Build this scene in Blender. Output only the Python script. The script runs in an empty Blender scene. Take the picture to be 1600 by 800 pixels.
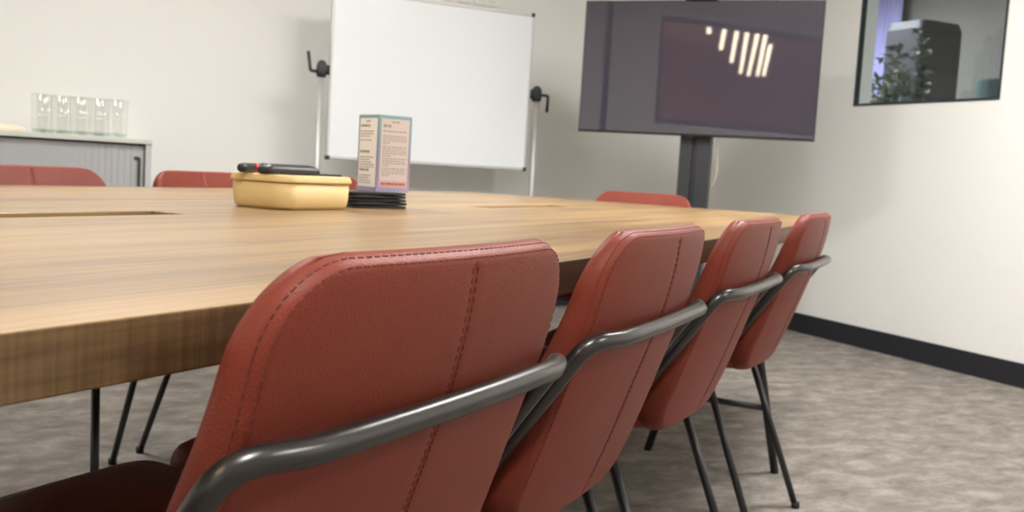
import bpy, bmesh, math, random
from mathutils import Vector, Matrix
random.seed(7)
sc = bpy.context.scene
C = sc.collection
PI = math.pi

# ------------------------------------------------------------------ camera
TH, PSI = .4411, .4454          # table direction / wall direction relative to the view
CAMH = .8597
FPX = 1550.0
PITCH, ROLL = .0861, .0595
cam = bpy.data.cameras.new('camera')
camo = bpy.data.objects.new('camera', cam)
C.objects.link(camo)
cam.sensor_width = 36
cam.lens = 36 * FPX / 1600
cam.clip_start = .02
fh = Vector((math.sin(PSI), math.cos(PSI), 0))
rt = Vector((math.cos(PSI), -math.sin(PSI), 0))
fw = fh * math.cos(PITCH) - Vector((0, 0, 1)) * math.sin(PITCH)
up = Vector((0, 0, 1)) * math.cos(PITCH) + fh * math.sin(PITCH)
r2 = rt * math.cos(ROLL) + up * math.sin(ROLL)
u2 = up * math.cos(ROLL) - rt * math.sin(ROLL)
M = Matrix((r2, u2, -fw)).transposed().to_4x4()
M.translation = Vector((0, 0, CAMH))
camo.matrix_world = M
cam.dof.use_dof = True
cam.dof.focus_distance = 1.0
cam.dof.aperture_fstop = 11
sc.camera = camo
sc.view_settings.view_transform = 'Standard'
sc.view_settings.look = 'None'
sc.view_settings.gamma = 1
sc.view_settings.use_curve_mapping = False
sc.view_settings.exposure = 0.0
w = bpy.data.worlds.new('world'); sc.world = w; w.use_nodes = True
w.node_tree.nodes['Background'].inputs[0].default_value = (.9, .9, 1, 1)
w.node_tree.nodes['Background'].inputs[1].default_value = .02

PANEL_STRENGTH = 55.0
STRIP_STRENGTH = 17.0
sc.cycles.transparent_max_bounces = 24
PANELS = [(2.1, 2.2), (2.75, 2.2), (.2, 3.5), (.0, -.3), (2.6, -.9)]

# ------------------------------------------------------------------ frames
TA = PI / 2 - (TH + PSI)         # angle of the table's long axis in the room
tv = Vector((math.cos(TA), math.sin(TA)))
qv = Vector((-math.sin(TA), math.cos(TA)))
def TW(s, q, z=0.0):
    p = tv * s + qv * q
    return Vector((p.x, p.y, z))
TABLE_Z = .7566

# ------------------------------------------------------------------ materials
def lin(c):
    return tuple(((x / 255) / 12.92 if x / 255 <= .04045 else (((x / 255) + .055) / 1.055) ** 2.4) for x in c) + (1,)
def mat(name, col, rough=.5, metal=0., spec=.5, **kw):
    m = bpy.data.materials.new(name); m.use_nodes = True
    b = m.node_tree.nodes['Principled BSDF']
    b.inputs['Base Color'].default_value = col if len(col) == 4 else tuple(col) + (1,)
    b.inputs['Roughness'].default_value = rough
    b.inputs['Metallic'].default_value = metal
    b.inputs['Specular IOR Level'].default_value = spec
    for k, v in kw.items():
        b.inputs[k].default_value = v
    return m
def noise_bump(m, scale, strength, dist=.001, detail=3, coord='Object'):
    nt = m.node_tree; b = nt.nodes['Principled BSDF']
    tc = nt.nodes.new('ShaderNodeTexCoord'); n = nt.nodes.new('ShaderNodeTexNoise'); bp = nt.nodes.new('ShaderNodeBump')
    n.inputs['Scale'].default_value = scale; n.inputs['Detail'].default_value = detail
    bp.inputs['Strength'].default_value = strength; bp.inputs['Distance'].default_value = dist
    nt.links.new(tc.outputs[coord], n.inputs['Vector']); nt.links.new(n.outputs['Fac'], bp.inputs['Height'])
    nt.links.new(bp.outputs['Normal'], b.inputs['Normal'])
    return m
def mottled(m, c1, c2, scale, vec=(1, 1, 1), lo=.35, hi=.65, detail=4, coord='Object'):
    nt = m.node_tree; b = nt.nodes['Principled BSDF']
    tc = nt.nodes.new('ShaderNodeTexCoord'); mp = nt.nodes.new('ShaderNodeMapping'); n = nt.nodes.new('ShaderNodeTexNoise')
    cr = nt.nodes.new('ShaderNodeValToRGB')
    mp.inputs['Scale'].default_value = vec
    n.inputs['Scale'].default_value = scale; n.inputs['Detail'].default_value = detail
    cr.color_ramp.elements[0].position = lo; cr.color_ramp.elements[0].color = c1
    cr.color_ramp.elements[1].position = hi; cr.color_ramp.elements[1].color = c2
    nt.links.new(tc.outputs[coord], mp.inputs['Vector']); nt.links.new(mp.outputs['Vector'], n.inputs['Vector'])
    nt.links.new(n.outputs['Fac'], cr.inputs['Fac']); nt.links.new(cr.outputs['Color'], b.inputs['Base Color'])
    return m

M_wall = noise_bump(mat('wall_paint', lin((237, 236, 231)), .75, spec=.3), 60, .05)
M_ceil = mat('ceiling_paint', lin((225, 222, 216)), .9)
M_base = mat('skirting_black', lin((30, 31, 38)), .45)
M_leather = mat('leather_tan_red', (.30, .068, .040, 1), .48, spec=.25)
M_thread = mat('thread', (.12, .022, .014, 1), .6)
M_black = mat('black_powder_coat', (.018, .018, .02, 1), .33, spec=.6)
M_rail = mat('gunmetal_tube', (.085, .082, .078, 1), .30, metal=.85, spec=.7)
M_rubber = mat('rubber', (.01, .01, .01, 1), .8)
M_alu = mat('aluminium', (.60, .60, .59, 1), .5, metal=.55)
M_plastic = mat('black_plastic', (.02, .022, .024, 1), .45)
M_board = mat('whiteboard_enamel', lin((236, 240, 242)), .28, spec=.4)
M_yellow = noise_bump(mat('yellow_plastic', lin((228, 198, 138)), .5), 40, .03)
M_cab = mat('cabinet_grey', lin((190, 190, 186)), .5)
M_cabtop = mat('cabinet_light_grey', lin((205, 205, 196)), .45)
M_door = mat('tambour_grey', lin((172, 172, 172)), .5)
M_handle = mat('handle_dark', lin((50, 55, 58)), .4)
M_screen = mat('screen_glass', (.060, .056, .074, 1), .022, spec=1.0)
M_bezel = mat('bezel', (.012, .012, .014, 1), .35)
M_pillar = mat('stand_grey', (.045, .048, .053, 1), .4, metal=.2)
M_white = mat('white_plastic', lin((235, 234, 226)), .4)
M_paper = mat('paper_white', lin((245, 243, 236)), .7)
M_red = mat('red_plastic', lin((190, 60, 62)), .4)
M_cream = mat('cream_cloth', lin((240, 226, 200)), .9)
M_slab = mat('black_leatherette', (.014, .014, .016, 1), .38)
M_cable = mat('pale_cable', lin((205, 200, 192)), .6)
def thin_glass(name, tint, refl=1.0, base=.04):
    m = bpy.data.materials.new(name); m.use_nodes = True; nt = m.node_tree
    for n in list(nt.nodes):
        if n.type == 'BSDF_PRINCIPLED': nt.nodes.remove(n)
    out = [n for n in nt.nodes if n.type == 'OUTPUT_MATERIAL'][0]
    tr = nt.nodes.new('ShaderNodeBsdfTransparent'); tr.inputs[0].default_value = tint
    gl = nt.nodes.new('ShaderNodeBsdfGlossy'); gl.inputs['Roughness'].default_value = .03
    lw = nt.nodes.new('ShaderNodeLayerWeight'); lw.inputs['Blend'].default_value = .5
    pw = nt.nodes.new('ShaderNodeMath'); pw.operation = 'POWER'; pw.inputs[1].default_value = 4.0
    fr = nt.nodes.new('ShaderNodeMath'); fr.operation = 'MULTIPLY_ADD'; fr.inputs[1].default_value = .75 * refl; fr.inputs[2].default_value = base
    nt.links.new(lw.outputs['Facing'], pw.inputs[0]); nt.links.new(pw.outputs[0], fr.inputs[0])
    mx = nt.nodes.new('ShaderNodeMixShader')
    nt.links.new(fr.outputs[0], mx.inputs[0]); nt.links.new(tr.outputs[0], mx.inputs[1]); nt.links.new(gl.outputs[0], mx.inputs[2]); nt.links.new(mx.outputs[0], out.inputs[0])
    return m
M_glass = mat('clear_glass', (1, 1, 1, 1), .02, spec=.5, **{'Transmission Weight': 1.0, 'IOR': 1.45})
M_pane = thin_glass('window_pane', (.93, .96, .96, 1))

def leather_detail(m):
    nt = m.node_tree; b = nt.nodes['Principled BSDF']
    tc = nt.nodes.new('ShaderNodeTexCoord')
    v = nt.nodes.new('ShaderNodeTexVoronoi'); v.inputs['Scale'].default_value = 520
    n = nt.nodes.new('ShaderNodeTexNoise'); n.inputs['Scale'].default_value = 9; n.inputs['Detail'].default_value = 3
    ad = nt.nodes.new('ShaderNodeMath'); ad.operation = 'MULTIPLY_ADD'; ad.inputs[1].default_value = 2.2
    bp = nt.nodes.new('ShaderNodeBump'); bp.inputs['Strength'].default_value = .22; bp.inputs['Distance'].default_value = .0012
    nt.links.new(tc.outputs['Object'], v.inputs['Vector']); nt.links.new(tc.outputs['Object'], n.inputs['Vector'])
    nt.links.new(n.outputs['Fac'], ad.inputs[0]); nt.links.new(v.outputs['Distance'], ad.inputs[2])
    nt.links.new(ad.outputs[0], bp.inputs['Height']); nt.links.new(bp.outputs['Normal'], b.inputs['Normal'])
    cr = nt.nodes.new('ShaderNodeValToRGB')
    cr.color_ramp.elements[0].color = (.185, .034, .019, 1); cr.color_ramp.elements[1].color = (.24, .045, .026, 1)
    nt.links.new(n.outputs['Fac'], cr.inputs['Fac']); nt.links.new(cr.outputs['Color'], b.inputs['Base Color'])
leather_detail(M_leather)

def wood_material(name, edge=False):
    m = bpy.data.materials.new(name); m.use_nodes = True
    nt = m.node_tree; b = nt.nodes['Principled BSDF']
    L = nt.links.new
    tc = nt.nodes.new('ShaderNodeTexCoord')
    mp = nt.nodes.new('ShaderNodeMapping'); mp.inputs['Scale'].default_value = (.35, 5.0, 5.0)
    L(tc.outputs['Object'], mp.inputs['Vector'])
    n1 = nt.nodes.new('ShaderNodeTexNoise'); n1.inputs['Scale'].default_value = 3.0; n1.inputs['Detail'].default_value = 6; n1.inputs['Distortion'].default_value = .6
    L(mp.outputs['Vector'], n1.inputs['Vector'])
    mp2 = nt.nodes.new('ShaderNodeMapping'); mp2.inputs['Scale'].default_value = (1.2, 60, 60)
    L(tc.outputs['Object'], mp2.inputs['Vector'])
    n2 = nt.nodes.new('ShaderNodeTexNoise'); n2.inputs['Scale'].default_value = 2.5; n2.inputs['Detail'].default_value = 4
    L(mp2.outputs['Vector'], n2.inputs['Vector'])
    # cross saw marks, seen best on the edge band
    mp3 = nt.nodes.new('ShaderNodeMapping'); mp3.inputs['Scale'].default_value = (160, 2, 3)
    L(tc.outputs['Object'], mp3.inputs['Vector'])
    n3 = nt.nodes.new('ShaderNodeTexNoise'); n3.inputs['Scale'].default_value = 1.2; n3.inputs['Detail'].default_value = 3
    L(mp3.outputs['Vector'], n3.inputs['Vector'])
    a = nt.nodes.new('ShaderNodeMath'); a.operation = 'MULTIPLY_ADD'; a.inputs[1].default_value = .35 if edge else .55
    L(n2.outputs['Fac'], a.inputs[0]); L(n1.outputs['Fac'], a.inputs[2])
    a2 = nt.nodes.new('ShaderNodeMath'); a2.operation = 'MULTIPLY_ADD'; a2.inputs[1].default_value = .30 if edge else .06
    L(n3.outputs['Fac'], a2.inputs[0]); L(a.outputs[0], a2.inputs[2])
    cr = nt.nodes.new('ShaderNodeValToRGB'); e = cr.color_ramp.elements
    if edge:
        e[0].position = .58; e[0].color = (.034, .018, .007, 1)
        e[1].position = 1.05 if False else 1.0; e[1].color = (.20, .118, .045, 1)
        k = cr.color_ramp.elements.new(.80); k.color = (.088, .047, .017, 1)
    else:
        e[0].position = .55; e[0].color = (.115, .068, .033, 1)
        e[1].position = 1.0; e[1].color = (.44, .285, .130, 1)
        k = cr.color_ramp.elements.new(.77); k.color = (.32, .200, .088, 1)
    L(a2.outputs[0], cr.inputs['Fac']); L(cr.outputs['Color'], b.inputs['Base Color'])
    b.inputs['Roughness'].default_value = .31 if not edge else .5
    bp = nt.nodes.new('ShaderNodeBump'); bp.inputs['Strength'].default_value = .18; bp.inputs['Distance'].default_value = .0006
    L(n2.outputs['Fac'], bp.inputs['Height']); L(bp.outputs['Normal'], b.inputs['Normal'])
    return m
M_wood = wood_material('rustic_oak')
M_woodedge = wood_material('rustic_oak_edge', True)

def carpet_material():
    m = bpy.data.materials.new('carpet'); m.use_nodes = True
    nt = m.node_tree; b = nt.nodes['Principled BSDF']; L = nt.links.new
    tc = nt.nodes.new('ShaderNodeTexCoord'); mp = nt.nodes.new('ShaderNodeMapping')
    mp.inputs['Rotation'].default_value = (0, 0, .15); mp.inputs['Scale'].default_value = (1.0, 1.7, 1)
    n = nt.nodes.new('ShaderNodeTexNoise'); n.inputs['Scale'].default_value = 7.0; n.inputs['Detail'].default_value = 9; n.inputs['Roughness'].default_value = .74; n.inputs['Distortion'].default_value = .25
    n2 = nt.nodes.new('ShaderNodeTexNoise'); n2.inputs['Scale'].default_value = 260; n2.inputs['Detail'].default_value = 2
    a = nt.nodes.new('ShaderNodeMath'); a.operation = 'MULTIPLY_ADD'; a.inputs[1].default_value = .30
    cr = nt.nodes.new('ShaderNodeValToRGB'); e = cr.color_ramp.elements
    e[0].position = .46; e[0].color = (.125, .110, .096, 1); e[1].position = .84; e[1].color = (.345, .31, .272, 1)
    k = e.new(.65); k.color = (.215, .192, .167, 1)
    L(tc.outputs['Object'], mp.inputs['Vector']); L(mp.outputs['Vector'], n.inputs['Vector']); L(tc.outputs['Object'], n2.inputs['Vector'])
    L(n2.outputs['Fac'], a.inputs[0]); L(n.outputs['Fac'], a.inputs[2]); L(a.outputs[0], cr.inputs['Fac']); L(cr.outputs['Color'], b.inputs['Base Color'])
    bp = nt.nodes.new('ShaderNodeBump'); bp.inputs['Strength'].default_value = .5; bp.inputs['Distance'].default_value = .003
    L(n2.outputs['Fac'], bp.inputs['Height']); L(bp.outputs['Normal'], b.inputs['Normal'])
    b.inputs['Roughness'].default_value = .95; b.inputs['Specular IOR Level'].default_value = .1
    return m
M_carpet = carpet_material()

def emit(name, col, strength):
    m = bpy.data.materials.new(name); m.use_nodes = True
    b = m.node_tree.nodes['Principled BSDF']
    b.inputs['Base Color'].default_value = (.8, .8, .8, 1)
    b.inputs['Emission Color'].default_value = tuple(col) + (1,)
    b.inputs['Emission Strength'].default_value = strength
    return m

# ------------------------------------------------------------------ mesh helpers
def link(name, me, m, parent=None, smooth=False):
    o = bpy.data.objects.new(name, me); C.objects.link(o)
    ms = m if isinstance(m, (list, tuple)) else [m]
    for x in ms: me.materials.append(x)
    if smooth:
        for p in me.polygons: p.use_smooth = True
    if parent: o.parent = parent
    return o
def finish(name, bm, m, parent=None, smooth=False, bevel=0):
    bmesh.ops.recalc_face_normals(bm, faces=bm.faces)
    me = bpy.data.meshes.new(name); bm.to_mesh(me); bm.free()
    o = link(name, me, m, parent, smooth)
    if bevel:
        b = o.modifiers.new('bevel', 'BEVEL'); b.width = bevel; b.segments = 2; b.limit_method = 'ANGLE'; b.angle_limit = .6
    return o
def box(bm, c, s, rot=None, mi=0):
    vs = []
    for dx in (-.5, .5):
        for dy in (-.5, .5):
            for dz in (-.5, .5):
                p = Vector((dx * s[0], dy * s[1], dz * s[2]))
                if rot is not None: p = rot @ p
                vs.append(bm.verts.new(p + Vector(c)))
    for f in ((0, 1, 3, 2), (4, 6, 7, 5), (0, 4, 5, 1), (2, 3, 7, 6), (0, 2, 6, 4), (1, 5, 7, 3)):
        fa = bm.faces.new([vs[i] for i in f]); fa.material_index = mi
def boxmm(bm, a, b, mi=0):
    box(bm, [(a[i] + b[i]) / 2 for i in range(3)], [abs(b[i] - a[i]) for i in range(3)], mi=mi)
def fillet(pts, r, n=6):
    out = [Vector(pts[0])]
    for i in range(1, len(pts) - 1):
        p0, p1, p2 = Vector(pts[i - 1]), Vector(pts[i]), Vector(pts[i + 1])
        a = (p0 - p1); b = (p2 - p1); rr = min(r, a.length * .48, b.length * .48)
        a.normalize(); b.normalize()
        s, e = p1 + a * rr, p1 + b * rr
        for k in range(n + 1):
            t = k / n
            out.append((1 - t) ** 2 * s + 2 * t * (1 - t) * p1 + t * t * e)
    out.append(Vector(pts[-1]))
    return out
def tube(bm, pts, r, n=14, closed=False, cap=True):
    pts = [Vector(p) for p in pts]
    rings = []; N = len(pts); prev = None
    for i, p in enumerate(pts):
        if closed: t = pts[(i + 1) % N] - pts[i - 1]
        else: t = pts[min(i + 1, N - 1)] - pts[max(i - 1, 0)]
        t.normalize()
        if prev is None:
            a = Vector((0, 0, 1)) if abs(t.z) < .9 else Vector((1, 0, 0))
            x = t.cross(a).normalized()
        else:
            x = (prev - t * prev.dot(t)).normalized()
        prev = x; y = t.cross(x)
        rr = r[i] if isinstance(r, (list, tuple)) else r
        rings.append([bm.verts.new(p + (x * math.cos(2 * PI * k / n) + y * math.sin(2 * PI * k / n)) * rr) for k in range(n)])
    for i in range(N - (0 if closed else 1)):
        A, B = rings[i], rings[(i + 1) % N]
        for k in range(n): bm.faces.new((A[k], A[(k + 1) % n], B[(k + 1) % n], B[k]))
    if cap and not closed:
        bm.faces.new(rings[0][::-1]); bm.faces.new(rings[-1])
def lathe(bm, prof, n=28, c=(0, 0, 0)):
    c = Vector(c); rings = []
    for r, z in prof:
        if r < 1e-6: rings.append([bm.verts.new(c + Vector((0, 0, z)))])
        else: rings.append([bm.verts.new(c + Vector((r * math.cos(2 * PI * k / n), r * math.sin(2 * PI * k / n), z))) for k in range(n)])
    for A, B in zip(rings, rings[1:]):
        for k in range(n):
            f = [A[k % len(A)], A[(k + 1) % len(A)], B[(k + 1) % len(B)], B[k % len(B)]]
            f2 = []
            for v in f:
                if v not in f2: f2.append(v)
            if len(f2) > 2: bm.faces.new(f2)
def rrect(hx, hy, r, n=6):
    out = []
    for cx, cy, a0 in ((hx - r, hy - r, 0), (-hx + r, hy - r, PI / 2), (-hx + r, -hy + r, PI), (hx - r, -hy + r, 1.5 * PI)):
        for k in range(n + 1):
            a = a0 + k / n * PI / 2
            out.append((cx + r * math.cos(a), cy + r * math.sin(a)))
    return out
def loft(bm, loops, cap=True):
    rs = [[bm.verts.new(p) for p in l] for l in loops]
    n = len(rs[0])
    for A, B in zip(rs, rs[1:]):
        for k in range(n): bm.faces.new((A[k], A[(k + 1) % n], B[(k + 1) % n], B[k]))
    if cap: bm.faces.new(rs[0][::-1]); bm.faces.new(rs[-1])
def empty(name, loc, rz=0, label=None, cat=None, group=None, kind=None):
    o = bpy.data.objects.new(name, None); C.objects.link(o)
    o.empty_display_size = .1
    o.location = loc; o.rotation_euler = (0, 0, rz)
    return tag(o, label, cat, group, kind)
def tag(o, label=None, cat=None, group=None, kind=None):
    if label: o['label'] = label
    if cat: o['category'] = cat
    if group: o['group'] = group
    if kind: o['kind'] = kind
    return o
def copy_tree(o, parent=None):
    c = o.copy(); C.objects.link(c); c.parent = parent
    for ch in list(o.children): copy_tree(ch, c)
    return c

# ------------------------------------------------------------------ room shell
XL, XR, YF, YB, ZC = -1.9, 4.1, -4.2, 5.65, 2.75
OX, OY0, OY1 = -9.0, -7.0, 5.77     # the open office beyond the high window in the left wall
WY0, WY1, WZ0, WZ1 = 3.325, 4.27, 1.33, 2.35       # interior window in the right wall
WT = .12
def slab(name, a, b, m):
    bm = bmesh.new(); boxmm(bm, a, b); return tag(finish(name, bm, m), kind='structure')
slab('floor', (OX - .3, OY0 - .3, -.1), (7.2, YB + .3, 0), M_carpet)
slab('ceiling', (XL - .12, YF - .12, ZC), (XR + WT, YB + .3, ZC + .1), M_ceil)
slab('wall_back', (XL - .12, YB, 0), (XR + WT, YB + .12, ZC), M_wall)
bm = bmesh.new()
for a, b in (((XL - .12, YF, 0), (XL, YB, 1.47)), ((XL - .12, YF, 2.62), (XL, YB, ZC)), ((XL - .12, 1.43, 1.47), (XL, YB, 2.62)), ((XL - .12, YF, 1.47), (XL, -1.6, 2.62))): boxmm(bm, a, b)
tag(finish('wall_left', bm, M_wall), kind='structure')
slab('trim_1', (XL, 2.04, 0), (XL + .02, 2.10, ZC), M_base)
w2e = empty('window_2', (XL, -.085, 1.47), kind='structure')
M_wf2 = mat('window_frame_black', (.015, .015, .017, 1), .5)
bm = bmesh.new()
for a, b in (((-.125, -1.515, 0), (.005, 1.515, .05)), ((-.125, -1.515, 1.11), (.005, 1.515, 1.15)), ((-.125, -1.515, .05), (.005, -1.475, 1.11)), ((-.125, 1.465, .05), (.005, 1.515, 1.11))): boxmm(bm, a, b)
finish('window_frame', bm, M_wf2, w2e)
bm = bmesh.new(); boxmm(bm, (-.064, -1.475, .05), (-.058, 1.465, 1.11)); finish('window_pane', bm, thin_glass('office_pane', (.96, .97, .97, 1), .2, .0), w2e)
M_office = mat('office_wall_brown', lin((196, 152, 128)), .9)
slab('wall_office_far', (OX - .12, OY0, 0), (OX, OY1, 3.2), M_office)
slab('wall_office_back', (OX, OY1, 0), (XL - .12, OY1 + .1, 3.2), M_office)
slab('wall_office_front', (OX, OY0 - .1, 0), (XL - .12, OY0, 3.2), M_office)
slab('wall_office_side', (XL - .12, OY0, 0), (XL, YF - .12, 3.2), M_office)
slab('ceiling_office', (OX - .12, OY0 - .1, 3.2), (XL, OY1 + .1, 3.3), M_office)
slab('wall_front', (XL - .12, YF - .12, 0), (XR + WT, YF, ZC), M_wall)
bm = bmesh.new()
boxmm(bm, (XR, YF, 0), (XR + WT, WY0, ZC)); boxmm(bm, (XR, WY1, 0), (XR + WT, YB, ZC))
boxmm(bm, (XR, WY0, 0), (XR + WT, WY1, WZ0)); boxmm(bm, (XR, WY0, WZ1), (XR + WT, WY1, ZC))
bmesh.ops.remove_doubles(bm, verts=bm.verts, dist=1e-5)
tag(finish('wall_right', bm, M_wall), kind='structure')
for nm, a, b in (('baseboard_right', (XR - .014, YF, 0), (XR, YB - .014, .113)), ('baseboard_back', (XL, YB - .014, 0), (XR, YB, .113)),
                 ('baseboard_left', (XL, YF, 0), (XL + .014, YB - .014, .113))):
    bm = bmesh.new(); boxmm(bm, a, b); tag(finish(nm, bm, M_base, bevel=.003), kind='structure')

# interior window and the dim room behind it
win = empty('window_1', (XR, (WY0 + WY1) / 2, WZ0), kind='structure')
M_wf = mat('window_frame_dark', lin((38, 52, 56)), .4)
bm = bmesh.new()
hw = (WY1 - WY0) / 2; hh = WZ1 - WZ0; t = .012
for a, b in (((-.004, -hw, 0), (.026, hw, t)), ((-.004, -hw, hh - t), (.026, hw, hh)),
             ((-.004, -hw, t), (.026, -hw + t, hh - t)), ((-.004, hw - t, t), (.026, hw, hh - t))):
    boxmm(bm, a, b)
finish('window_frame', bm, M_wf, win)
bm = bmesh.new(); boxmm(bm, (.004, -hw + t, t), (.010, hw - t, hh - t)); finish('window_pane', bm, M_pane, win)

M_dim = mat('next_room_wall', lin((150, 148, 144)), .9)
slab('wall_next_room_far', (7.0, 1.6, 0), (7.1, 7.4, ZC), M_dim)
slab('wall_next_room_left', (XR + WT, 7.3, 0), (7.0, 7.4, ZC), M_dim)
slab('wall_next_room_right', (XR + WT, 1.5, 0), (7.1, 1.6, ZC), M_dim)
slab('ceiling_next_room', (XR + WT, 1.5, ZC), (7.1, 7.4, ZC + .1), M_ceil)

# things in the next room, seen dimly through the interior window
bm = bmesh.new()
n_ = 26
vs_ = [[bm.verts.new((6.86 + .018 * math.sin(k * 1.7), 6.66 + .40 * k / n_, z_)) for z_ in (.02, 2.7)] for k in range(n_ + 1)]
vs2 = [[bm.verts.new((6.866 + .018 * math.sin(k * 1.7), 6.66 + .40 * k / n_, z_)) for z_ in (.02, 2.7)] for k in range(n_ + 1)]
for A_ in (vs_, vs2):
    for a_, b_ in zip(A_, A_[1:]): bm.faces.new((a_[0], b_[0], b_[1], a_[1]))
for k in (0, n_): bm.faces.new((vs_[k][0], vs_[k][1], vs2[k][1], vs2[k][0]))
for z_ in (0, 1):
    for k in range(n_): bm.faces.new((vs_[k][z_], vs_[k + 1][z_], vs2[k + 1][z_], vs2[k][z_]))
tag(finish('curtain', bm, mat('lilac_cloth', lin((186, 186, 240)), .8), None, True), 'lilac vertical curtain strip seen through the interior window', 'curtain')
bm = bmesh.new(); loft(bm, [[(x, y, z_) for x, y in rrect(.22 - d, .19 - d, .05, 5)] for z_, d in ((0, .01), (.02, 0), (2.10, 0), (2.16, .02))])
o = finish('tall_cabinet', bm, mat('charcoal', lin((50, 49, 62)), .6), None, False, .0); o.location = (6.1, 5.68, 0); tag(o, 'tall dark column-like cabinet seen through the interior window', 'cabinet')
pl = empty('leafy_plant', (5.6, 5.52, 0), 0, 'dim leafy plant beside the dark cabinet behind the interior window', 'plant')
bm = bmesh.new(); lathe(bm, [(0, 0), (.15, 0), (.19, .45), (.175, .45), (.165, .40), (0, .40)], 24); finish('pot', bm, mat('pot_grey', lin((120, 120, 118)), .6), pl, True)
bm = bmesh.new(); rnd = random.Random(11)
for k in range(5): tube(bm, [(rnd.uniform(-.05, .05), rnd.uniform(-.05, .05), .38), (rnd.uniform(-.1, .1), rnd.uniform(-.1, .15), 1.1), (rnd.uniform(-.15, .15), rnd.uniform(-.2, .3), rnd.uniform(1.5, 1.85))], .009, 6)
finish('stem', bm, mat('stem_brown', lin((90, 80, 60)), .8), pl, True)
bm = bmesh.new()
for k in range(1300):
    y_ = rnd.uniform(-.26, .42); z_ = rnd.uniform(.75, 1.30 + .75 * max(0, 1 - (y_ + .26) / .60)); x_ = rnd.uniform(-.22, .18)
    a1, a2, a3 = rnd.uniform(0, 6.28), rnd.uniform(-.9, .9), rnd.uniform(-.6, .6)
    rot = Matrix.Rotation(a1, 3, 'Z') @ Matrix.Rotation(a2, 3, 'Y') @ Matrix.Rotation(a3, 3, 'X'); l_ = rnd.uniform(.06, .11)
    q_ = [Vector(v) for v in ((0, 0, 0), (l_ * .45, l_ * .28, .012), (l_, 0, 0), (l_ * .45, -l_ * .28, .012))]
    bm.faces.new([bm.verts.new(rot @ v + Vector((x_, y_, z_))) for v in q_])
fo = finish('foliage', bm, mottled(mat('leaf', (.1, .15, .1, 1), .85, spec=.1), lin((52, 66, 56)), lin((150, 165, 146)), 6), pl)
bm = bmesh.new(); boxmm(bm, (-.02, -.50, 0), (.02, .50, 1.80))
o = finish('screen_divider', bm, mat('divider_teal', lin((150, 176, 178)), .8), None, False, .01); o.location = (6.75, 5.70 - .5, 0); tag(o, 'pale teal office divider seen through the interior window at its lower right', 'divider')

# ------------------------------------------------------------------ ceiling lights
M_panel = emit('panel_diffuser', (1.0, .99, .98), PANEL_STRENGTH)
M_fill_next_room = emit('added_fill_next_room', (.97, .97, 1.0), 85.0)  # added fill lamp, out of view, brightening the room behind the interior window
M_fill_office = emit('added_fill_office', (1.0, .93, .85), 800.0)  # added fill lamps, out of view, brightening the office mirrored in the television
M_strip = emit('strip_diffuser', (1.0, .84, .62), STRIP_STRENGTH)
for i, (x, y) in enumerate(PANELS + [(5.3, 6.3), (-4.2, 3.6), (-7.2, 2.6)]):
    e = empty('ceiling_light', (x, y, ZC), 0, None, 'ceiling light', 'flat square lights in the ceiling')
    e['label'] = 'flat white square light panel in the ceiling above the meeting room'
    bm = bmesh.new()
    for a, b in (((-.3, -.3, -.012), (.3, -.28, 0)), ((-.3, .28, -.012), (.3, .3, 0)), ((-.3, -.28, -.012), (-.28, .28, 0)), ((.28, -.28, -.012), (.3, .28, 0))):
        boxmm(bm, a, b)
    finish('frame', bm, M_white, e)
    bm = bmesh.new(); boxmm(bm, (-.28, -.28, -.009), (.28, .28, -.001)); finish('diffuser', bm, M_panel if i < len(PANELS) else (M_fill_next_room if i == len(PANELS) else M_fill_office), e)
    if i >= len(PANELS):
        e['label'] = ('unseen square light panel added to brighten the next room', 'unseen square light panel added to brighten the open office, nearer the meeting room', 'unseen square light panel added to brighten the open office, farther from the meeting room')[i - len(PANELS)]; del e['group']
        if i > len(PANELS): e.location.z = 3.2

for k, (a, b) in enumerate((((-2.12, .66), (-3.18, -.08)), ((-2.12, .43), (-4.3, -1.08)), ((-2.12, .256), (-5.39, -2.07)), ((-2.12, .115), (-6.51, -3.09)), ((-2.12, -.04), (-6.71, -3.41)), ((-2.74, -.62), (-6.58, -3.5)), ((-3.42, -1.24), (-6.49, -3.56)))):
    va, vb = Vector(a), Vector(b); L_ = (vb - va).length; an = math.atan2((vb - va).y, (vb - va).x); c_ = (va + vb) / 2
    e = empty('strip_light', (c_.x, c_.y, 2.72), an, None, 'strip light', 'warm strip lights seen reflected in the television')
    e['label'] = 'warm glowing strip light mirrored in the dark television screen'
    bm = bmesh.new(); boxmm(bm, (-L_ / 2, -.035, 0), (L_ / 2, .035, .05)); finish('housing', bm, M_white, e)
    bm = bmesh.new(); boxmm(bm, (-L_ / 2 + .01, -.024, -.012), (L_ / 2 - .01, .024, 0)); finish('diffuser', bm, M_strip, e)
    for x_ in (-L_ / 2 + .1, L_ / 2 - .1):
        bm = bmesh.new(); tube(bm, [(x_, 0, .05), (x_, 0, .48)], .003, 6); finish('hanger', bm, M_black, e)

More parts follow.
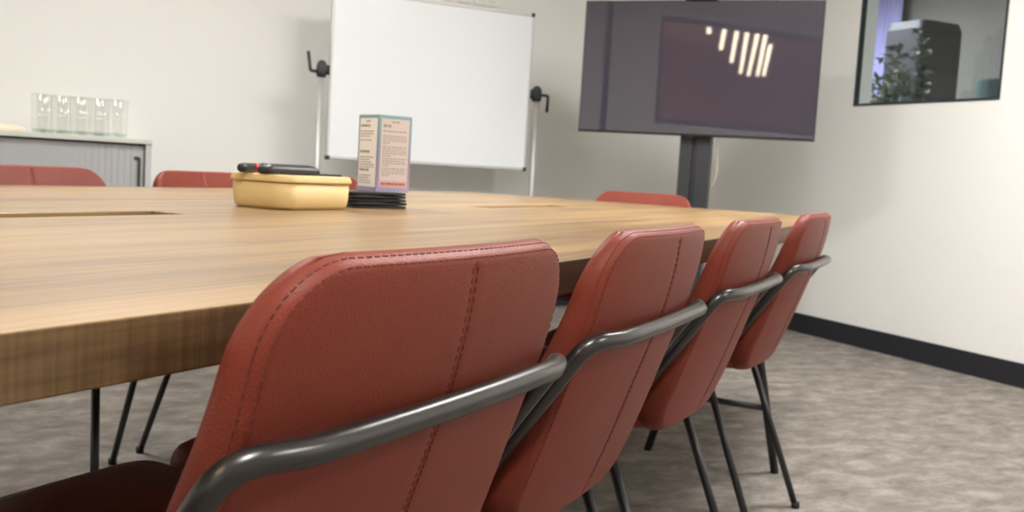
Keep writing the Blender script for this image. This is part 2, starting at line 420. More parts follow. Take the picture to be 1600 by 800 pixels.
# ------------------------------------------------------------------ conference table
S0, S1 = -.6, 3.765
QN = [(-.6, .515), (.0, .487), (.356, .470), (.54, .459), (.80, .449), (1.06, .442), (1.4, .440), (1.75, .441), (2.2, .446), (2.65, .458), (3.2, .480), (3.8, .515)]
def qn(s):
    for (a, x), (b, y) in zip(QN, QN[1:]):
        if s <= b: return x + (y - x) * (s - a) / (b - a)
    return QN[-1][1]
def qf(s): return 2.052 - .0125 * (s - 1.4) ** 2
table = empty('conference_table', (0, 0, 0), TA, 'long wooden boardroom table with rustic oak top and two cable slots', 'table')
SL = ((.645, 1.235), (2.345, 2.90)); QA, QB = 1.178, 1.252; TT = .041
ss = sorted(set([S0 + (S1 - S0) * k / 40 for k in range(41)] + [v for p in SL for v in p]))
ss = [v for i, v in enumerate(ss) if i == 0 or v - ss[i - 1] > 1e-4]
bm = bmesh.new(); G = {}
for i, s in enumerate(ss):
    for j, q in enumerate((qn(s), QA, QB, qf(s))):
        for k, z in enumerate((TABLE_Z, TABLE_Z - TT)):
            G[i, j, k] = bm.verts.new((s, q, z))
def solid(i, j):
    if i < 0 or i >= len(ss) - 1 or j < 0 or j > 2: return False
    mid = (ss[i] + ss[i + 1]) / 2
    return not (j == 1 and any(a < mid < b for a, b in SL))
for i in range(len(ss) - 1):
    for j in range(3):
        if not solid(i, j): continue
        bm.faces.new((G[i, j, 0], G[i + 1, j, 0], G[i + 1, j + 1, 0], G[i, j + 1, 0]))
        bm.faces.new((G[i, j, 1], G[i, j + 1, 1], G[i + 1, j + 1, 1], G[i + 1, j, 1]))
        for (di, dj, A, B) in ((-1, 0, (i, j), (i, j + 1)), (1, 0, (i + 1, j), (i + 1, j + 1)), (0, -1, (i, j), (i + 1, j)), (0, 1, (i, j + 1), (i + 1, j + 1))):
            if not solid(i + di, j + dj):
                f = bm.faces.new((G[A[0], A[1], 0], G[B[0], B[1], 0], G[B[0], B[1], 1], G[A[0], A[1], 1])); f.material_index = 0 if (0 <= i + di < len(ss) - 1 and 0 <= j + dj <= 2) else 1
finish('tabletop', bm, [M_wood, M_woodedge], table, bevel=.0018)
for a, b in SL:
    bm = bmesh.new(); w2 = .012; z0, z1 = TABLE_Z - TT - .05, TABLE_Z - TT
    boxmm(bm, (a - w2, QA - w2, z0), (b + w2, QA, z1)); boxmm(bm, (a - w2, QB, z0), (b + w2, QB + w2, z1))
    boxmm(bm, (a - w2, QA, z0), (a, QB, z1)); boxmm(bm, (b, QA, z0), (b + w2, QB, z1)); boxmm(bm, (a - w2, QA - w2, z0 - .008), (b + w2, QB + w2, z0))
    finish('cable_tray', bm, M_woodedge, table)
ZU = TABLE_Z - TT
for sx, sgn in ((2.93, 1), (-.1, -1)):
    for q0, q1, q2 in ((.50, .62, .90), (1.99, 1.87, 1.59)):
        if q0 > 1 and sx > 0: sx = 3.25   # clear of the chairs tucked in on the far side
        for qa in (q0, q2):
            bm = bmesh.new(); tube(bm, [(sx + .07 * sgn, qa, 0), (sx - .06 * sgn, (q1 if qa == q0 else q1 + (.06 if q0 < 1 else -.06)), ZU)], .0125, 12)
            finish('leg', bm, M_black, table, True)
        bm = bmesh.new(); k = .20 / ZU
        tube(bm, [(sx + .034 * sgn, q0 + (q1 - q0) * k, .20), (sx + .034 * sgn, q2 + (q1 - q2) * k, .20)], .010, 12)
        finish('stretcher', bm, M_black, table, True)
        bm = bmesh.new(); boxmm(bm, (sx - .08, min(q0, q2) + .02, ZU - .006), (sx + .08, max(q0, q2) - .02, ZU)); finish('mounting_plate', bm, M_black, table)

# ------------------------------------------------------------------ chair
BH0, BH1 = .424, .801
BHW, BT = .207, .056
PROF = [(.40, .098), (.435, .086), (.505, .060), (.55, .044), (.595, .029), (.632, .016), (.681, -.001), (.716, -.011), (.776, -.023), (.81, -.027)]
def by(h):
    if h <= PROF[0][0]: return PROF[0][1]
    for (a, ya), (b, yb) in zip(PROF, PROF[1:]):
        if h <= b:
            t = (h - a) / (b - a); return ya + (yb - ya) * t
    return PROF[-1][1]
def bys(h):   # smoothed
    return sum(by(h + d) for d in (-.024, -.012, 0, .012, .024)) / 5
def hwid(h):  # half width of the backrest at height h: slightly slimmer at the foot
    t = (h - BH0) / (BH1 - BH0)
    return BHW + .005 - .009 * t
RT, RB = .068, .075
def half_at(h):
    w_ = hwid(h)
    if h > BH1 - RT:
        k = (h - (BH1 - RT)) / RT; w_ = w_ - RT + RT * math.sqrt(max(0, 1 - k * k))
    if h < BH0 + RB:
        k = ((BH0 + RB) - h) / RB; w_ = w_ - RB + RB * math.sqrt(max(0, 1 - k * k))
    return w_
def edge_d(x, h):
    R = RT if h > (BH0 + BH1) / 2 else RB
    cy = (BH0 + BH1) / 2; hh_ = (BH1 - BH0) / 2
    qx = abs(x) - (hwid(h) - R); qy = abs(h - cy) - (hh_ - R)
    outside = math.hypot(max(qx, 0), max(qy, 0)); inside = min(max(qx, qy), 0)
    return max(0, -(outside + inside - R))
def back_pt(x, h, side, lift=0.0):
    d = edge_d(x, h)
    E = .0105 if side < 0 else .022
    k = min(d / E, 1); p = (1 - (1 - k) ** 2.3) ** (1 / 2.3)
    ycen = bys(h) + BT / 2 + .018 * (x / BHW) ** 2
    T = BT / 2
    if side > 0: T = BT / 2 * (-.05 + 1.05 * min(1, (BH1 - h) / .20) ** .75)
    y = T * p
    if side < 0:
        y -= .0016 * math.exp(-(x / .0035) ** 2) * (1 if d > .012 else 0)
        y -= .0011 * math.exp(-((d - .0056) / .0013) ** 2)
        y -= .005 * math.exp(-d / .035)
    else:
        y += .006 * math.exp(-((x) / .16) ** 2) * min(1, d / .08)
        y -= .0016 * math.exp(-(x / .0035) ** 2)
    return Vector((x, ycen + side * (y + lift), h))
def edgy(n, e=.034, ne=9):
    """samples of 0..1 crowded towards both ends"""
    a = [e * k / ne for k in range(ne)]
    m = [e + (1 - 2 * e) * k / n for k in range(n + 1)]
    return a + m + [1 - v for v in a[::-1]]
def make_back(parent):
    bm = bmesh.new()
    us = [2 * v - 1 for v in edgy(22, .07, 9)]
    us += [-.03, -.018, -.010, -.005, .005, .010, .018, .03]; us = sorted(set(round(u, 5) for u in us))
    vs = edgy(26, .085, 11)
    grids = {}
    for side in (-1, 1):
        for j, v in enumerate(vs):
            h = BH0 + (BH1 - BH0) * v; W = half_at(h)
            for i, u in enumerate(us):
                boundary = i in (0, len(us) - 1) or j in (0, len(vs) - 1)
                if side == 1 and boundary: grids[side, i, j] = grids[-1, i, j]; continue
                p = back_pt(u * W, h, side)
                if boundary: p.y = bys(h) + BT / 2 * (.66 + .34 * min(1, (BH1 - h) / .16)) + .018 * (u * W / BHW) ** 2
                grids[side, i, j] = bm.verts.new(p)
    for side in (-1, 1):
        for j in range(len(vs) - 1):
            for i in range(len(us) - 1):
                q = (grids[side, i, j], grids[side, i + 1, j], grids[side, i + 1, j + 1], grids[side, i, j + 1])
                try: bm.faces.new(q)
                except ValueError: pass
    bmesh.ops.remove_doubles(bm, verts=bm.verts, dist=1e-6)
    return finish('backrest', bm, M_leather, parent, True)
def perim(d):
    """points (x,h) on the rounded outline inset by d, bottom left -> over the top -> bottom right"""
    out = []
    N = 900
    # trace rounded rectangle analytically
    def wd(h): return hwid(h) - d
    pts = []
    h = BH0 + RB
    while h < BH1 - RT: pts.append((-wd(h), h)); h += .002
    def arc(a):
        hh_ = BH1 - RT + (RT - d) * math.sin(a)
        return ((hwid(hh_) - RT) + (RT - d) * abs(math.cos(a))) * (1 if a < PI / 2 else -1), hh_
    for k in range(0, 30): pts.append(arc(PI - k / 30 * PI / 2 + .0001))
    x = -(hwid(BH1) - RT)
    while x < (hwid(BH1) - RT): pts.append((x, BH1 - d)); x += .002
    for k in range(1, 31): pts.append(arc(PI / 2 - k / 30 * PI / 2 - .0001))
    h = BH1 - RT
    while h > BH0 + RB: pts.append((wd(h), h)); h -= .002
    return pts
def dashes(bm, path3, on=.0042, off=.0026, r=.00042):
    acc = 0; seg = []; state = True
    L = 0; cur = [path3[0]]
    for a, b in zip(path3, path3[1:]):
        cur.append(b); L += (b - a).length
        if L >= (on if state else off):
            if state:
                A, B = cur[0], cur[-1]
                mid = (A + B) / 2; t = (B - A).normalized()
                rot = t.to_track_quat('X', 'Z').to_matrix()
                box(bm, mid, ((B - A).length, r * 2, r * 2), rot)
            cur = [b]; L = 0; state = not state
def make_stitch(parent):
    bm = bmesh.new()
    for d in (.0030, .0082):
        P = perim(d); dense = []
        for (x0, h0), (x1, h1) in zip(P, P[1:]):
            n = max(1, int(math.hypot(x1 - x0, h1 - h0) / .0008))
            for k in range(n):
                dense.append(back_pt(x0 + (x1 - x0) * k / n, h0 + (h1 - h0) * k / n, -1, .0001))
        dashes(bm, dense)
    for x in (-.0035, .0035):
        n = 520
        dense = [back_pt(x, BH1 - .016 - (BH1 - BH0 - .05) * k / n, -1, .0001) for k in range(n)]
        dashes(bm, dense)
    return finish('stitching', bm, M_thread, parent)
def make_seat(parent):
    bm = bmesh.new()
    x0, y0, y1, zt, th = .215, .105, .612, .480, .052
    cy, hy = (y0 + y1) / 2, (y1 - y0) / 2
    loops = []
    R = .055
    for d, z in ((.030, -th), (.012, -th + .004), (.003, -th + .014), (0, -th + .024), (0, -.022), (.003, -.012), (.010, -.004), (.022, 0), (.060, .004), (.12, .006), (.18, .006)):
        r = max(.012, R - d)
        L = []
        for x, y in rrect(x0 - d, hy - d, min(r, x0 - d - .002), 8):
            fl = 1 + .125 * (y / hy)
            wf = -.018 * max(0, (y / hy - .55) / .45) ** 2   # waterfall front
            L.append((x * fl, cy + y, zt + z + wf))
        loops.append(L)
    loft(bm, loops)
    return finish('seat', bm, M_leather, parent, True)
def make_chair():
    root = empty('dining_chair', (0, 0, 0))
    root['category'] = 'chair'
    b = make_back(root)
    make_stitch(b)
    st = make_seat(root)
    # rail behind the back running down both sides to the knee below the seat
    bm = bmesh.new(); r = .0098
    kn = (.170, .432)
    pts = []
    A = fillet([(-.222, kn[0] + .02, kn[1] - .012), (-.222, .010, .680), (-.17, -.009, .680)], .028, 8)
    mid = [Vector((x, -.013 + .004 * abs(x / .17) ** 2, .680)) for x in (-.12, -.06, 0, .06, .12)]
    B = [Vector((-p.x, p.y, p.z)) for p in A][::-1]
    tube(bm, A + mid + B, r, 18)
    finish('back_rail', bm, M_rail, root, True)
    bm = bmesh.new()
    for s in (-1, 1):
        tube(bm, fillet([(s * .222, kn[0] + .012, kn[1] - .006), (s * .20, .25, .415), (s * .20, .55, .410)], .03), .009, 12)
    tube(bm, [(-.21, .23, .414), (.21, .23, .414)], .009, 12)
    tube(bm, [(-.20, .54, .410), (.20, .54, .410)], .009, 12)
    finish('seat_frame', bm, M_black, root, True)
    for s in (-1, 1):
        for top, foot in (((s * .222, kn[0] + .018, kn[1] - .004), (s * .238, .028, .004)), ((s * .20, .545, .416), (s * .225, .585, .004))):
            bm = bmesh.new(); tube(bm, [top, foot], .0088, 14)
            lg = finish('leg', bm, M_black, root, True)
            bm = bmesh.new()
            lathe(bm, [(0, 0), (.0105, 0), (.0112, .003), (.0108, .016), (.0, .016)], 14, (foot[0], foot[1], 0))
            finish('foot_cap', bm, M_rubber, lg, True)
    return root
chair = make_chair()
NEAR = [(.661, -.05), (1.212, 0), (1.793, 0), (2.465, 0)]
labels_near = ['nearest tan-red leather chair, its stitched back filling the middle foreground',
               'second tan-red leather chair back along the near table side, just behind the foreground one',
               'third tan-red leather chair along the near table side, counted from the camera',
               'farthest tan-red leather chair on the near table side, beside the bare wall']
G_CH = 'tan-red leather chairs around the table'
for i, (s, yaw) in enumerate(NEAR):
    o = chair if i == 0 else copy_tree(chair)
    o.location = TW(s, .361); o.rotation_euler.z = TA + yaw
    o['label'] = labels_near[i]; o['group'] = G_CH
for s, lab in ((1.700, 'tan-red chair across the table at the left edge, in front of the grey cabinet'),
               (2.292, 'tan-red chair across the table behind the yellow box, right of the cabinet handle'),
               (2.905, 'tan-red chair across the table, mostly hidden between yellow box and leaflet')):
    o = copy_tree(chair); o.location = TW(s, 2.128); o.rotation_euler.z = TA + PI - (.10 if s < 2 else 0); o['label'] = lab; o['group'] = G_CH
o = copy_tree(chair); o.location = TW(3.838, 1.24); o.rotation_euler.z = TA + PI / 2
o['label'] = 'tan-red chair at the far head of the table, in front of the television column'; o['group'] = G_CH

# ------------------------------------------------------------------ yellow box, pens
BX = empty('storage_box', TW(1.648, 1.285, TABLE_Z), TA - .06, 'pale yellow plastic storage box with rounded corners and lid', 'box')
bm = bmesh.new(); hx, hy_ = .108, .078
loops = []
for d, z in ((.012, 0), (.005, .002), (.002, .007), (.0, .02), (-.001, .052)):
    loops.append([(x, y, z) for x, y in rrect(hx - d, hy_ - d, .036, 8)])
loft(bm, loops); finish('body', bm, M_yellow, BX, True)
bm = bmesh.new(); loops = []
for d, z in ((-.001, .0535), (-.004, .0535), (-.0045, .055), (-.0045, .060), (-.003, .0625), (-.003, .066), (-.001, .0675), (.006, .0675), (.008, .066), (.03, .066)):
    loops.append([(x, y, z) for x, y in rrect(hx - d, hy_ - d, .037, 8)])
loft(bm, loops); finish('lid', bm, M_yellow, BX, True)

def to_box(x, y, z): # box-local -> world
    a = TA - .06; c, s = math.cos(a), math.sin(a); o = TW(1.648, 1.285, TABLE_Z)
    return Vector((o.x + c * x - s * y, o.y + s * x + c * y, o.z + z))
def marker(x, y, ang, z, label, length=.14, r=.0095, band=None, cat='marker pen'):
    e = empty('marker_pen', to_box(x, y, z + r), TA - .06 + ang, label, cat)
    bm = bmesh.new()
    pr = [(0, -.5), (.55, -.5), (.9, -.47), (1, -.44), (1, .12)]
    def lay(prof, name, m):
        bm = bmesh.new(); lathe(bm, [(a * r, b * length) for a, b in prof], 18)
        bmesh.ops.rotate(bm, verts=bm.verts, matrix=Matrix.Rotation(PI / 2, 3, 'Y'))
        return finish(name, bm, m, e, True)
    lay(pr + [(0, .12)], 'barrel', M_plastic)
    lay([(0, .12), (1.1, .12), (1.12, .15), (1.1, .42), (.8, .48), (.5, .5), (0, .5)], 'cap', M_plastic)
    if band: lay([(0, -.16), (1.04, -.16), (1.04, -.02), (0, -.02)], 'band', band)
    return e
ZL = .0675
marker(-.065, .035, .25, ZL, 'black marker pen with red band on the yellow box lid, leftmost', band=M_red)
marker(.000, .028, -.10, ZL, 'black marker pen with white band on the yellow box lid, lying behind the eraser', band=M_white)
marker(.055, .050, .12, ZL, 'black marker pen on the yellow box lid, reaching farthest right', length=.13)
# eraser
bm = bmesh.new(); loops = []
for d, z in ((.004, 0), (.001, .002), (0, .006), (0, .012), (.003, .017), (.012, .021), (.020, .022)):
    loops.append([(x, y, z - (.004 * (x / .07) ** 2 if z > .01 else 0)) for x, y in rrect(.070 - d, .021 - d * .9, .012 - min(d, .019) * .5, 5)])
loft(bm, loops)
er = finish('board_eraser', bm, M_plastic, None, True); er.location = to_box(-.045, -.030, ZL + .0005); er.rotation_euler.z = TA - .06 - .12
tag(er, 'black curved whiteboard eraser on the front of the yellow box lid', 'eraser')
bm = bmesh.new(); loft(bm, [[(x, y, z) for x, y in rrect(.05, .014, .004, 3)] for z in (0, .004)])
ph = finish('pen_case', bm, M_slab, None); ph.location = to_box(.035, -.045, ZL + .0005); ph.rotation_euler.z = TA - .06 - .05
tag(ph, 'thin flat black strip lying on the yellow box lid, right of the eraser', 'pen case')

# ------------------------------------------------------------------ stack of slabs with leaflet
STK = (1.905, 1.275); SA = TA - .40
z = TABLE_Z
names = ['lowest', 'second from bottom', 'middle', 'second from top', 'topmost']
for i in range(5):
    bm = bmesh.new(); loops = []
    for d, zz in ((.002, 0), (0, .001), (0, .0050), (.002, .0062)):
        loops.append([(x, y, zz) for x, y in rrect(.072 - d, .058 - d, .006, 4)])
    loft(bm, loops)
    o = finish('coaster', bm, M_slab, None)
    o.location = TW(STK[0] + random.uniform(-.002, .002), STK[1] + random.uniform(-.002, .002), z); o.rotation_euler.z = SA + (.05 if i % 2 else -.03)
    tag(o, 'black square coaster under the leaflet, %s of its stack' % names[i], 'coaster', 'stacked black coasters')
    z += .0076
    if i < 4:
        pass
ZS = z - .0014
LX, LY = TW(1.985, 1.285).x, TW(1.985, 1.285).y
lf = empty('leaflet', TW(1.905, 1.250, ZS), TA, 'folded standing leaflet of small print with blue-pink borders on black coasters', 'leaflet')
# three upright panels in a triangle; local frame of the camera direction
def panel(p0, p1, h, name, mbody, textcol, seed, title_pos):
    rnd = random.Random(seed)
    p0 = Vector((p0[0], p0[1], 0)); p1 = Vector((p1[0], p1[1], 0)); d = (p1 - p0); W = d.length; d.normalize(); n = Vector((d.y, -d.x, 0))
    def quad(bm, u0, u1, v0, v1, off, thick=.0003):
        a = [p0 + d * u + Vector((0, 0, v)) + n * o for o in (off, off + thick) for (u, v) in ((u0, v0), (u1, v0), (u1, v1), (u0, v1))]
        vs = [bm.verts.new(p) for p in a]
        for f in ((3, 2, 1, 0), (4, 5, 6, 7), (0, 1, 5, 4), (1, 2, 6, 5), (2, 3, 7, 6), (3, 0, 4, 7)): bm.faces.new([vs[k] for k in f])
    bm = bmesh.new(); quad(bm, 0, W, 0, h, -.0006, .0006); pn = finish(name, bm, M_border, lf)
    bm = bmesh.new(); quad(bm, W * .07, W * .93, h * .055, h * .955, .0001, .0002); finish('printed_sheet', bm, mbody, pn)
    bm = bmesh.new(); u0 = W * .13
    def words(v, hgt, frac, start=None):
        u = u0 if start is None else start; end = u0 + W * .74 * frac
        while u < end - .003:
            wl = min(rnd.uniform(.004, .011), end - u); quad(bm, u, u + wl, v, v + hgt, .00035, .00015); u += wl + .0022
    words(h * .905, .0035, .66, u0 + W * .26)
    if title_pos == 'r':
        words(h * .845, .0058, .32)
        words(h * .785, .0026, 1)
        for v0, k in ((.725, 4), (.585, 5), (.43, 4), (.30, 4)):
            for r_ in range(k): words(h * v0 - r_ * .0052, .0022, (1 if r_ < k - 1 else .35))
        bmt = bmesh.new()
    else:
        for v0, k in ((.84, 3), (.50, 5), (.26, 4)):
            words(h * v0, .0055, .68)
            for r_ in range(k): words(h * v0 - .011 - r_ * .0056, .0022, rnd.uniform(.6, 1))
        words(h * .66, .0022, .8)
    finish('printed_text', bm, textcol, pn)
    if title_pos == 'r':
        bm = bmesh.new(); quad(bm, W * .09, W * .91, h * .062, h * .145, .00032, .0001); ft = finish('footer_band', bm, mat('footer_pink', lin((222, 170, 160)), .7), pn)
        bm = bmesh.new(); u = u0
        while u < W * .84:
            wl = rnd.uniform(.005, .011); quad(bm, u, min(u + wl, W * .86), h * .095, h * .095 + .004, .0005, .00015); u += wl + .002
        finish('footer_text', bm, mat('footer_ink', lin((150, 88, 86)), .7), pn)
M_border = bpy.data.materials.new('border_gradient'); M_border.use_nodes = True
nt = M_border.node_tree; b_ = nt.nodes['Principled BSDF']; tc = nt.nodes.new('ShaderNodeTexCoord'); sx = nt.nodes.new('ShaderNodeSeparateXYZ'); cr = nt.nodes.new('ShaderNodeValToRGB'); dv = nt.nodes.new('ShaderNodeMath')
dv.operation = 'DIVIDE'; dv.inputs[1].default_value = .185
nt.links.new(tc.outputs['Object'], sx.inputs[0]); nt.links.new(sx.outputs['Z'], dv.inputs[0]); nt.links.new(dv.outputs[0], cr.inputs['Fac']); nt.links.new(cr.outputs['Color'], b_.inputs['Base Color'])
cr.color_ramp.elements[0].color = lin((176, 170, 205)); cr.color_ramp.elements[1].color = lin((140, 180, 182))
e_ = cr.color_ramp.elements.new(.45); e_.color = lin((138, 148, 178)); e_ = cr.color_ramp.elements.new(.2); e_.color = lin((172, 142, 168)); b_.inputs['Roughness'].default_value = .5
M_sheetw = mat('sheet_white', lin((255, 254, 248)), .7); M_sheetp = mat('sheet_beige', lin((216, 203, 196)), .7)
M_ink = mat('ink_grey', lin((158, 150, 146)), .8)
# corners in the table frame relative to the leaflet origin: E nearest, Lf left, Rg right
cd = (-(tv * 1.9 + qv * 1.26)).normalized()                     # towards the camera
e1 = Vector((cd.dot(tv), cd.dot(qv))); e2 = Vector((-e1.y, e1.x))   # e2 to the right when seen from the camera
En = Vector((0, 0)); 
Lp = En - e1 * .078 - e2 * .048 if False else En - e1 * .078 - e2 * .046
Rp = En - e1 * .042 + e2 * .075
LH = .174
panel(Lp, En, LH, 'left_panel', M_sheetw, M_ink, 3, 'l')
panel(En, Rp, LH, 'right_panel', M_sheetp, M_ink, 5, 'r')
bm = bmesh.new()
for k_ in (0, 1):
    pass
a_ = [Vector((Rp.x, Rp.y, 0)), Vector((Lp.x, Lp.y, 0))]
dd = (a_[1] - a_[0]).normalized(); nn = Vector((dd.y, -dd.x, 0))
vs = [bm.verts.new(p + Vector((0, 0, v)) + nn * o) for o in (0, .0006) for p, v in ((a_[0], 0), (a_[1], 0), (a_[1], LH), (a_[0], LH))]
for f in ((3, 2, 1, 0), (4, 5, 6, 7), (0, 1, 5, 4), (1, 2, 6, 5), (2, 3, 7, 6), (3, 0, 4, 7)): bm.faces.new([vs[k] for k in f])
finish('back_panel', bm, M_border, lf)

# ------------------------------------------------------------------ mobile whiteboard
WBY = 5.25
wb = empty('mobile_whiteboard', (1.965, WBY, 0), 0, 'large white revolving whiteboard on an aluminium frame with black crank clamps', 'whiteboard')
bx0, bx1, bz0, bz1 = -.597, .590, .862, 1.765
bm = bmesh.new(); boxmm(bm, (bx0 + .012, -.009, bz0 + .012), (bx1 - .012, .009, bz1 - .012)); finish('writing_surface', bm, M_board, wb)
bm = bmesh.new(); f_ = .018
for a, b in (((bx0, -.013, bz0), (bx1, .013, bz0 + f_)), ((bx0, -.013, bz1 - f_), (bx1, .013, bz1)), ((bx0, -.013, bz0 + f_), (bx0 + f_ * .7, .013, bz1 - f_)), ((bx1 - f_ * .7, -.013, bz0 + f_), (bx1, .013, bz1 - f_))): boxmm(bm, a, b)
finish('board_frame', bm, M_alu, wb, bevel=.003)
for x in (bx0, bx1):
    for zz in (bz0, bz1):
        bm = bmesh.new(); box(bm, (x - math.copysign(.008, x), 0, zz + (.008 if zz == bz0 else -.008)), (.024, .034, .024)); finish('corner_cap', bm, M_plastic, wb, bevel=.006)
for s, z in ((-1, 1.335), (1, 1.313)):
    px = s * .642
    bm = bmesh.new(); tube(bm, [(px, 0, .09), (px, 0, z - .03)], .0165, 18); finish('pole', bm, M_alu, wb, True)
    bm = bmesh.new(); px_ = s * .625
    loft(bm, [[(px - s * .004 + x, y, z - .045 + zz) for x, y in rrect(hx_, hy2, .008, 4)] for zz, hx_, hy2 in ((0, .02, .02), (.02, .026, .022), (.055, .026, .024), (.075, .020, .022), (.088, .010, .014))])
    boxmm(bm, (min(px_ - s * .03, px_), -.012, z - .03), (max(px_ - s * .03, px_), .012, z + .02))
    cl = finish('clamp', bm, M_plastic, wb, True)
    bm = bmesh.new()
    zc = z - .018
    if s < 0: pts = [(px - .01, -.012, zc), (px - .060, -.02, zc), (px - .076, -.022, zc + .10)]
    else: pts = [(px + .01, -.012, zc + .01), (px + .062, -.02, zc + .01), (px + .058, -.022, zc - .085)]
    tube(bm, fillet(pts, .012), .0085, 10)
    finish('crank_handle', bm, M_plastic, cl, True)
    bm = bmesh.new(); box(bm, (px, 0, .085), (.045, .60, .03)); ft = finish('foot', bm, M_alu, wb, bevel=.005)
    for yy in (-.27, .27):
        bm = bmesh.new(); tube(bm, [(px - .012, yy, .03), (px + .012, yy, .03)], .03, 18); box(bm, (px, yy, .058), (.012, .03, .03))
        finish('castor', bm, M_plastic, ft, True)
bm = bmesh.new(); tube(bm, [(-.642, 0, .20), (.642, 0, .20)], .015, 14); finish('cross_bar', bm, M_alu, wb, True)

# ------------------------------------------------------------------ television on column stand
TVC = Vector((3.048, 4.307)); TVA = -.794   # direction of the screen's width in the room
d_ = Vector((math.sin(math.radians(70)), -math.cos(math.radians(70))))
cx_, cy_ = math.cos(PSI), math.sin(PSI)
dw = Vector((d_.x * cx_ + d_.y * cy_, -d_.x * cy_ + d_.y * cx_)); TVA = math.atan2(dw.y, dw.x)
st = empty('television_stand', (TVC.x, TVC.y, 0), TVA, 'dark grey square column floor stand carrying the television', 'tv stand')
bm = bmesh.new()
cxo = .014
boxmm(bm, (cxo - .080, .045, .03), (cxo - .014, .125, 1.50)); boxmm(bm, (cxo + .006, .045, .03), (cxo + .080, .125, 1.50)); boxmm(bm, (cxo - .014, .058, .03), (cxo + .006, .12, 1.50))
finish('column', bm, M_pillar, st, bevel=.003)
bm = bmesh.new(); loft(bm, [[(x + cxo, y + .06, zz) for x, y in rrect(.42 - d, .28 - d, .05, 6)] for d, zz in ((0, 0), (0, .018), (.008, .03))]); finish('base_plate', bm, M_pillar, st)
bm = bmesh.new(); boxmm(bm, (-.25, .030, 1.25), (.25, .045, 1.33)); boxmm(bm, (-.25, .030, 1.50), (.25, .045, 1.58)); boxmm(bm, (-.20, .030, 1.2), (-.17, .045, 1.62)); boxmm(bm, (.17, .030, 1.2), (.20, .045, 1.62)); boxmm(bm, (cxo - .05, .045, 1.42), (cxo + .05, .055, 1.56))
finish('mounting_bracket', bm, M_bezel, st)
tvo = empty('television', (TVC.x, TVC.y, 1.091), TVA, 'large switched-off flat television reflecting strip lights, on the corner stand', 'television')
bm = bmesh.new(); tw, th_ = .614, .695
boxmm(bm, (-tw, -.004, 0), (tw, .014, th_)); boxmm(bm, (-tw * .75, .014, .08), (tw * .75, .0295, th_ - .1)); finish('casing', bm, M_bezel, tvo, bevel=.002)
bm = bmesh.new(); boxmm(bm, (-tw + .006, -.0065, .012), (tw - .006, -.004, th_ - .006)); finish('screen', bm, M_screen, tvo)
bm = bmesh.new(); boxmm(bm, (-.020, -.006, -.008), (.010, .006, 0)); finish('sensor_tab', bm, M_bezel, tvo, bevel=.002)
wc = empty('conference_camera', (TVC.x, TVC.y, 1.091 + th_), TVA, 'black video conference bar sitting on top of the television', 'webcam')
bm = bmesh.new(); loft(bm, [[(x, y, zz) for x, y in rrect(hx_, hy2, .01, 5)] for zz, hx_, hy2 in ((-.004, .075, .014), (.004, .085, .022), (.04, .085, .022), (.045, .08, .018))]); finish('body', bm, M_plastic, wc, True)
bm = bmesh.new(); tube(bm, [(0, -.02, .022), (0, -.03, .022)], .014, 20); finish('lens', bm, M_screen, wc, True)
bm = bmesh.new()
def TVW(x, y, z): return Vector((TVC.x + dw.x * x - dw.y * y, TVC.y + dw.y * x + dw.x * y, z))
tube(bm, [TVW(*p) for p in fillet([(.14, .05, 1.2), (.125, .06, 1.05), (.135, .065, .95), (.13, .07, .88), (.112, .082, .845), (.0985, .088, .825)], .05)], .0035, 8)
tag(finish('power_cable', bm, M_cable, None, True), 'thin pale cable hanging from the television beside its column', 'cable')

# ------------------------------------------------------------------ wall sockets
for x0, x1, nm, lab in ((2.235, 2.318, 'wall_socket', 'smaller single white wall plate above the whiteboard'), (2.342, 2.498, 'wall_socket', 'wider double white wall plate above the whiteboard, right of the single one')):
    e = empty(nm, ((x0 + x1) / 2, YB, 1.842), 0, lab, 'wall socket')
    w_ = (x1 - x0) / 2
    bm = bmesh.new(); loft(bm, [[(x, -.009 + yy, zz + .043) for x, zz in rrect(w_ - d, .043 - d, .006, 4)] for yy, d in ((.009, 0), (.003, 0), (0, .003))]); finish('face_plate', bm, M_white, e)
    bm = bmesh.new()
    for k in ((0,) if w_ < .06 else (-.036, .036)):
        for dx, dz, sx_, sz_ in ((0, .02, .004, .008), (-.011, -.004, .007, .0035), (.011, -.004, .007, .0035)):
            box(bm, (k + dx, -.0092, .043 + dz - .008), (sx_, .0012, sz_))
    finish('socket_holes', bm, M_plastic, e)

# ------------------------------------------------------------------ cabinet
CY0, CY1, CX0, CX1, CZ = 5.19, 5.64, -1.12, .485, .905
cb = empty('storage_cabinet', ((CX0 + CX1) / 2, CY0, 0), 0, 'low grey office cabinet with sliding front below the glasses', 'cabinet')
cw = (CX1 - CX0) / 2; cd_ = CY1 - CY0
bm = bmesh.new()
boxmm(bm, (-cw, .002, 0), (-cw + .025, cd_, CZ - .025)); boxmm(bm, (cw - .028, .002, 0), (cw, cd_, CZ - .025)); boxmm(bm, (-cw + .025, cd_ - .012, .05), (cw - .028, cd_, CZ - .025)); boxmm(bm, (-cw + .025, .02, .03), (cw - .028, cd_ - .012, .055))
finish('body', bm, M_cab, cb, bevel=.002)
bm = bmesh.new(); boxmm(bm, (-cw, -.006, CZ - .025), (cw, cd_, CZ)); finish('top_panel', bm, M_cabtop, cb, bevel=.003)
bm = bmesh.new()
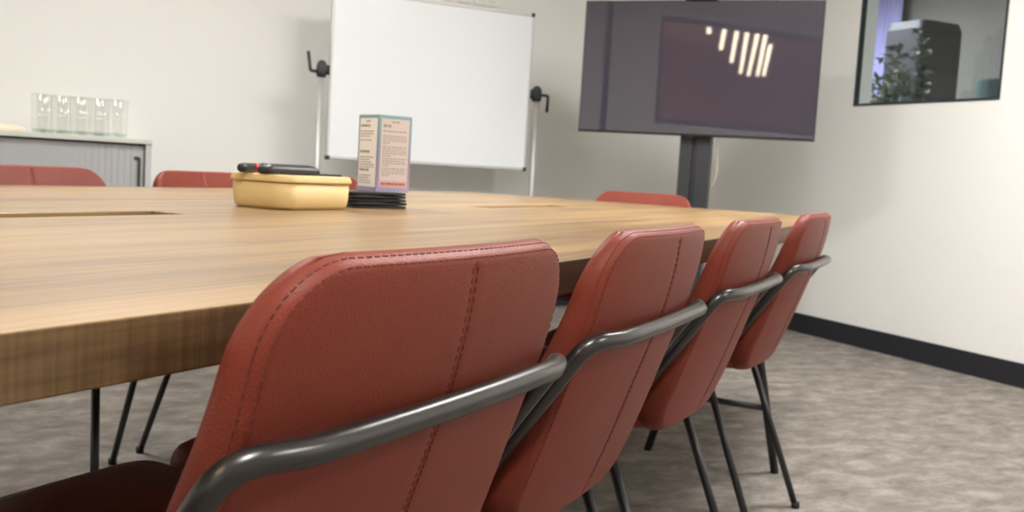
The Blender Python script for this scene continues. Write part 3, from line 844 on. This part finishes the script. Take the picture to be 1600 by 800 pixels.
for a, b in ((-cw + .03, -.004), (.004, cw - .033)):
    n = 26
    for k in range(n):
        x0 = a + (b - a) * k / n; x1 = a + (b - a) * (k + 1) / n
        boxmm(bm, (x0, .024, .06), (x1 - .0012, .034, CZ - .034))
    boxmm(bm, (a, .034, .06), (b, .040, CZ - .034))
    dr = finish('sliding_door', bm, M_door, cb); bm = bmesh.new()
    hx_ = b - .022 if a > 0 else a + .022
    bm2 = bmesh.new(); tube(bm2, fillet([(hx_ - .022, .022, CZ - .095), (hx_, .010, CZ - .095), (hx_, .010, CZ - .42)], .006, 3), .006, 8); finish('handle', bm2, M_handle, dr, True)
bm.free()

# glasses
def make_glass():
    bm = bmesh.new()
    H_, Ro, Rb = .182, .0375, .0335
    lathe(bm, [(Rb - .004, .001), (Rb - .001, .003), (Rb, .008), (Rb + .001, .018), (Ro, H_), (Ro - .0012, H_ + .001), (Ro - .0016, H_ - .004)], 32)
    g = finish('drinking_glass', bm, M_glassg, None, True)
    bm = bmesh.new(); lathe(bm, [(0, .002), (Rb - .005, .0015), (Rb - .003, .008), (Rb - .004, .018), (Rb - .014, .015), (0, .014)], 32)
    finish('glass_base', bm, M_gbase, g, True)
    return g
M_glassg = thin_glass('tumbler_glass', (.972, .976, .970, 1), .40)
M_gbase = thin_glass('glass_base_green', (.90, .945, .92, 1), .6)
g0 = make_glass(); first = True
for r_ in range(3):
    for k in range(5 if r_ < 2 else 4):
        g = g0 if first else copy_tree(g0)
        first = False
        xx = -.015 + k * .083 + (.030 if r_ == 1 else 0) + (.02 if r_ == 2 else 0)
        yy = 5.25 + r_ * .085
        g.location = (xx, yy, CZ)
        row = ['front', 'middle', 'rear'][r_]
        pos = (['first', 'second', 'third', 'fourth', 'fifth'][k])
        tag(g, 'clear tall glass on the cabinet, %s from the left in the %s row' % (pos, row), 'glass', 'clear tumblers on the cabinet')
# cream cloth at the left edge
bm = bmesh.new(); loops = []
for zz, d in ((0, .004), (.004, 0), (.020, .002), (.027, .014), (.031, .05)):
    loops.append([(x, y, zz + .004 * math.sin(x * 30) * (zz > .01)) for x, y in rrect(.16 - d, .11 - d, .02, 5)])
loft(bm, loops)
o = finish('folded_cloth', bm, M_cream, None, True); o.location = (-.235, 5.38, CZ); tag(o, 'folded cream cloth on the cabinet left of the glasses', 'cloth')
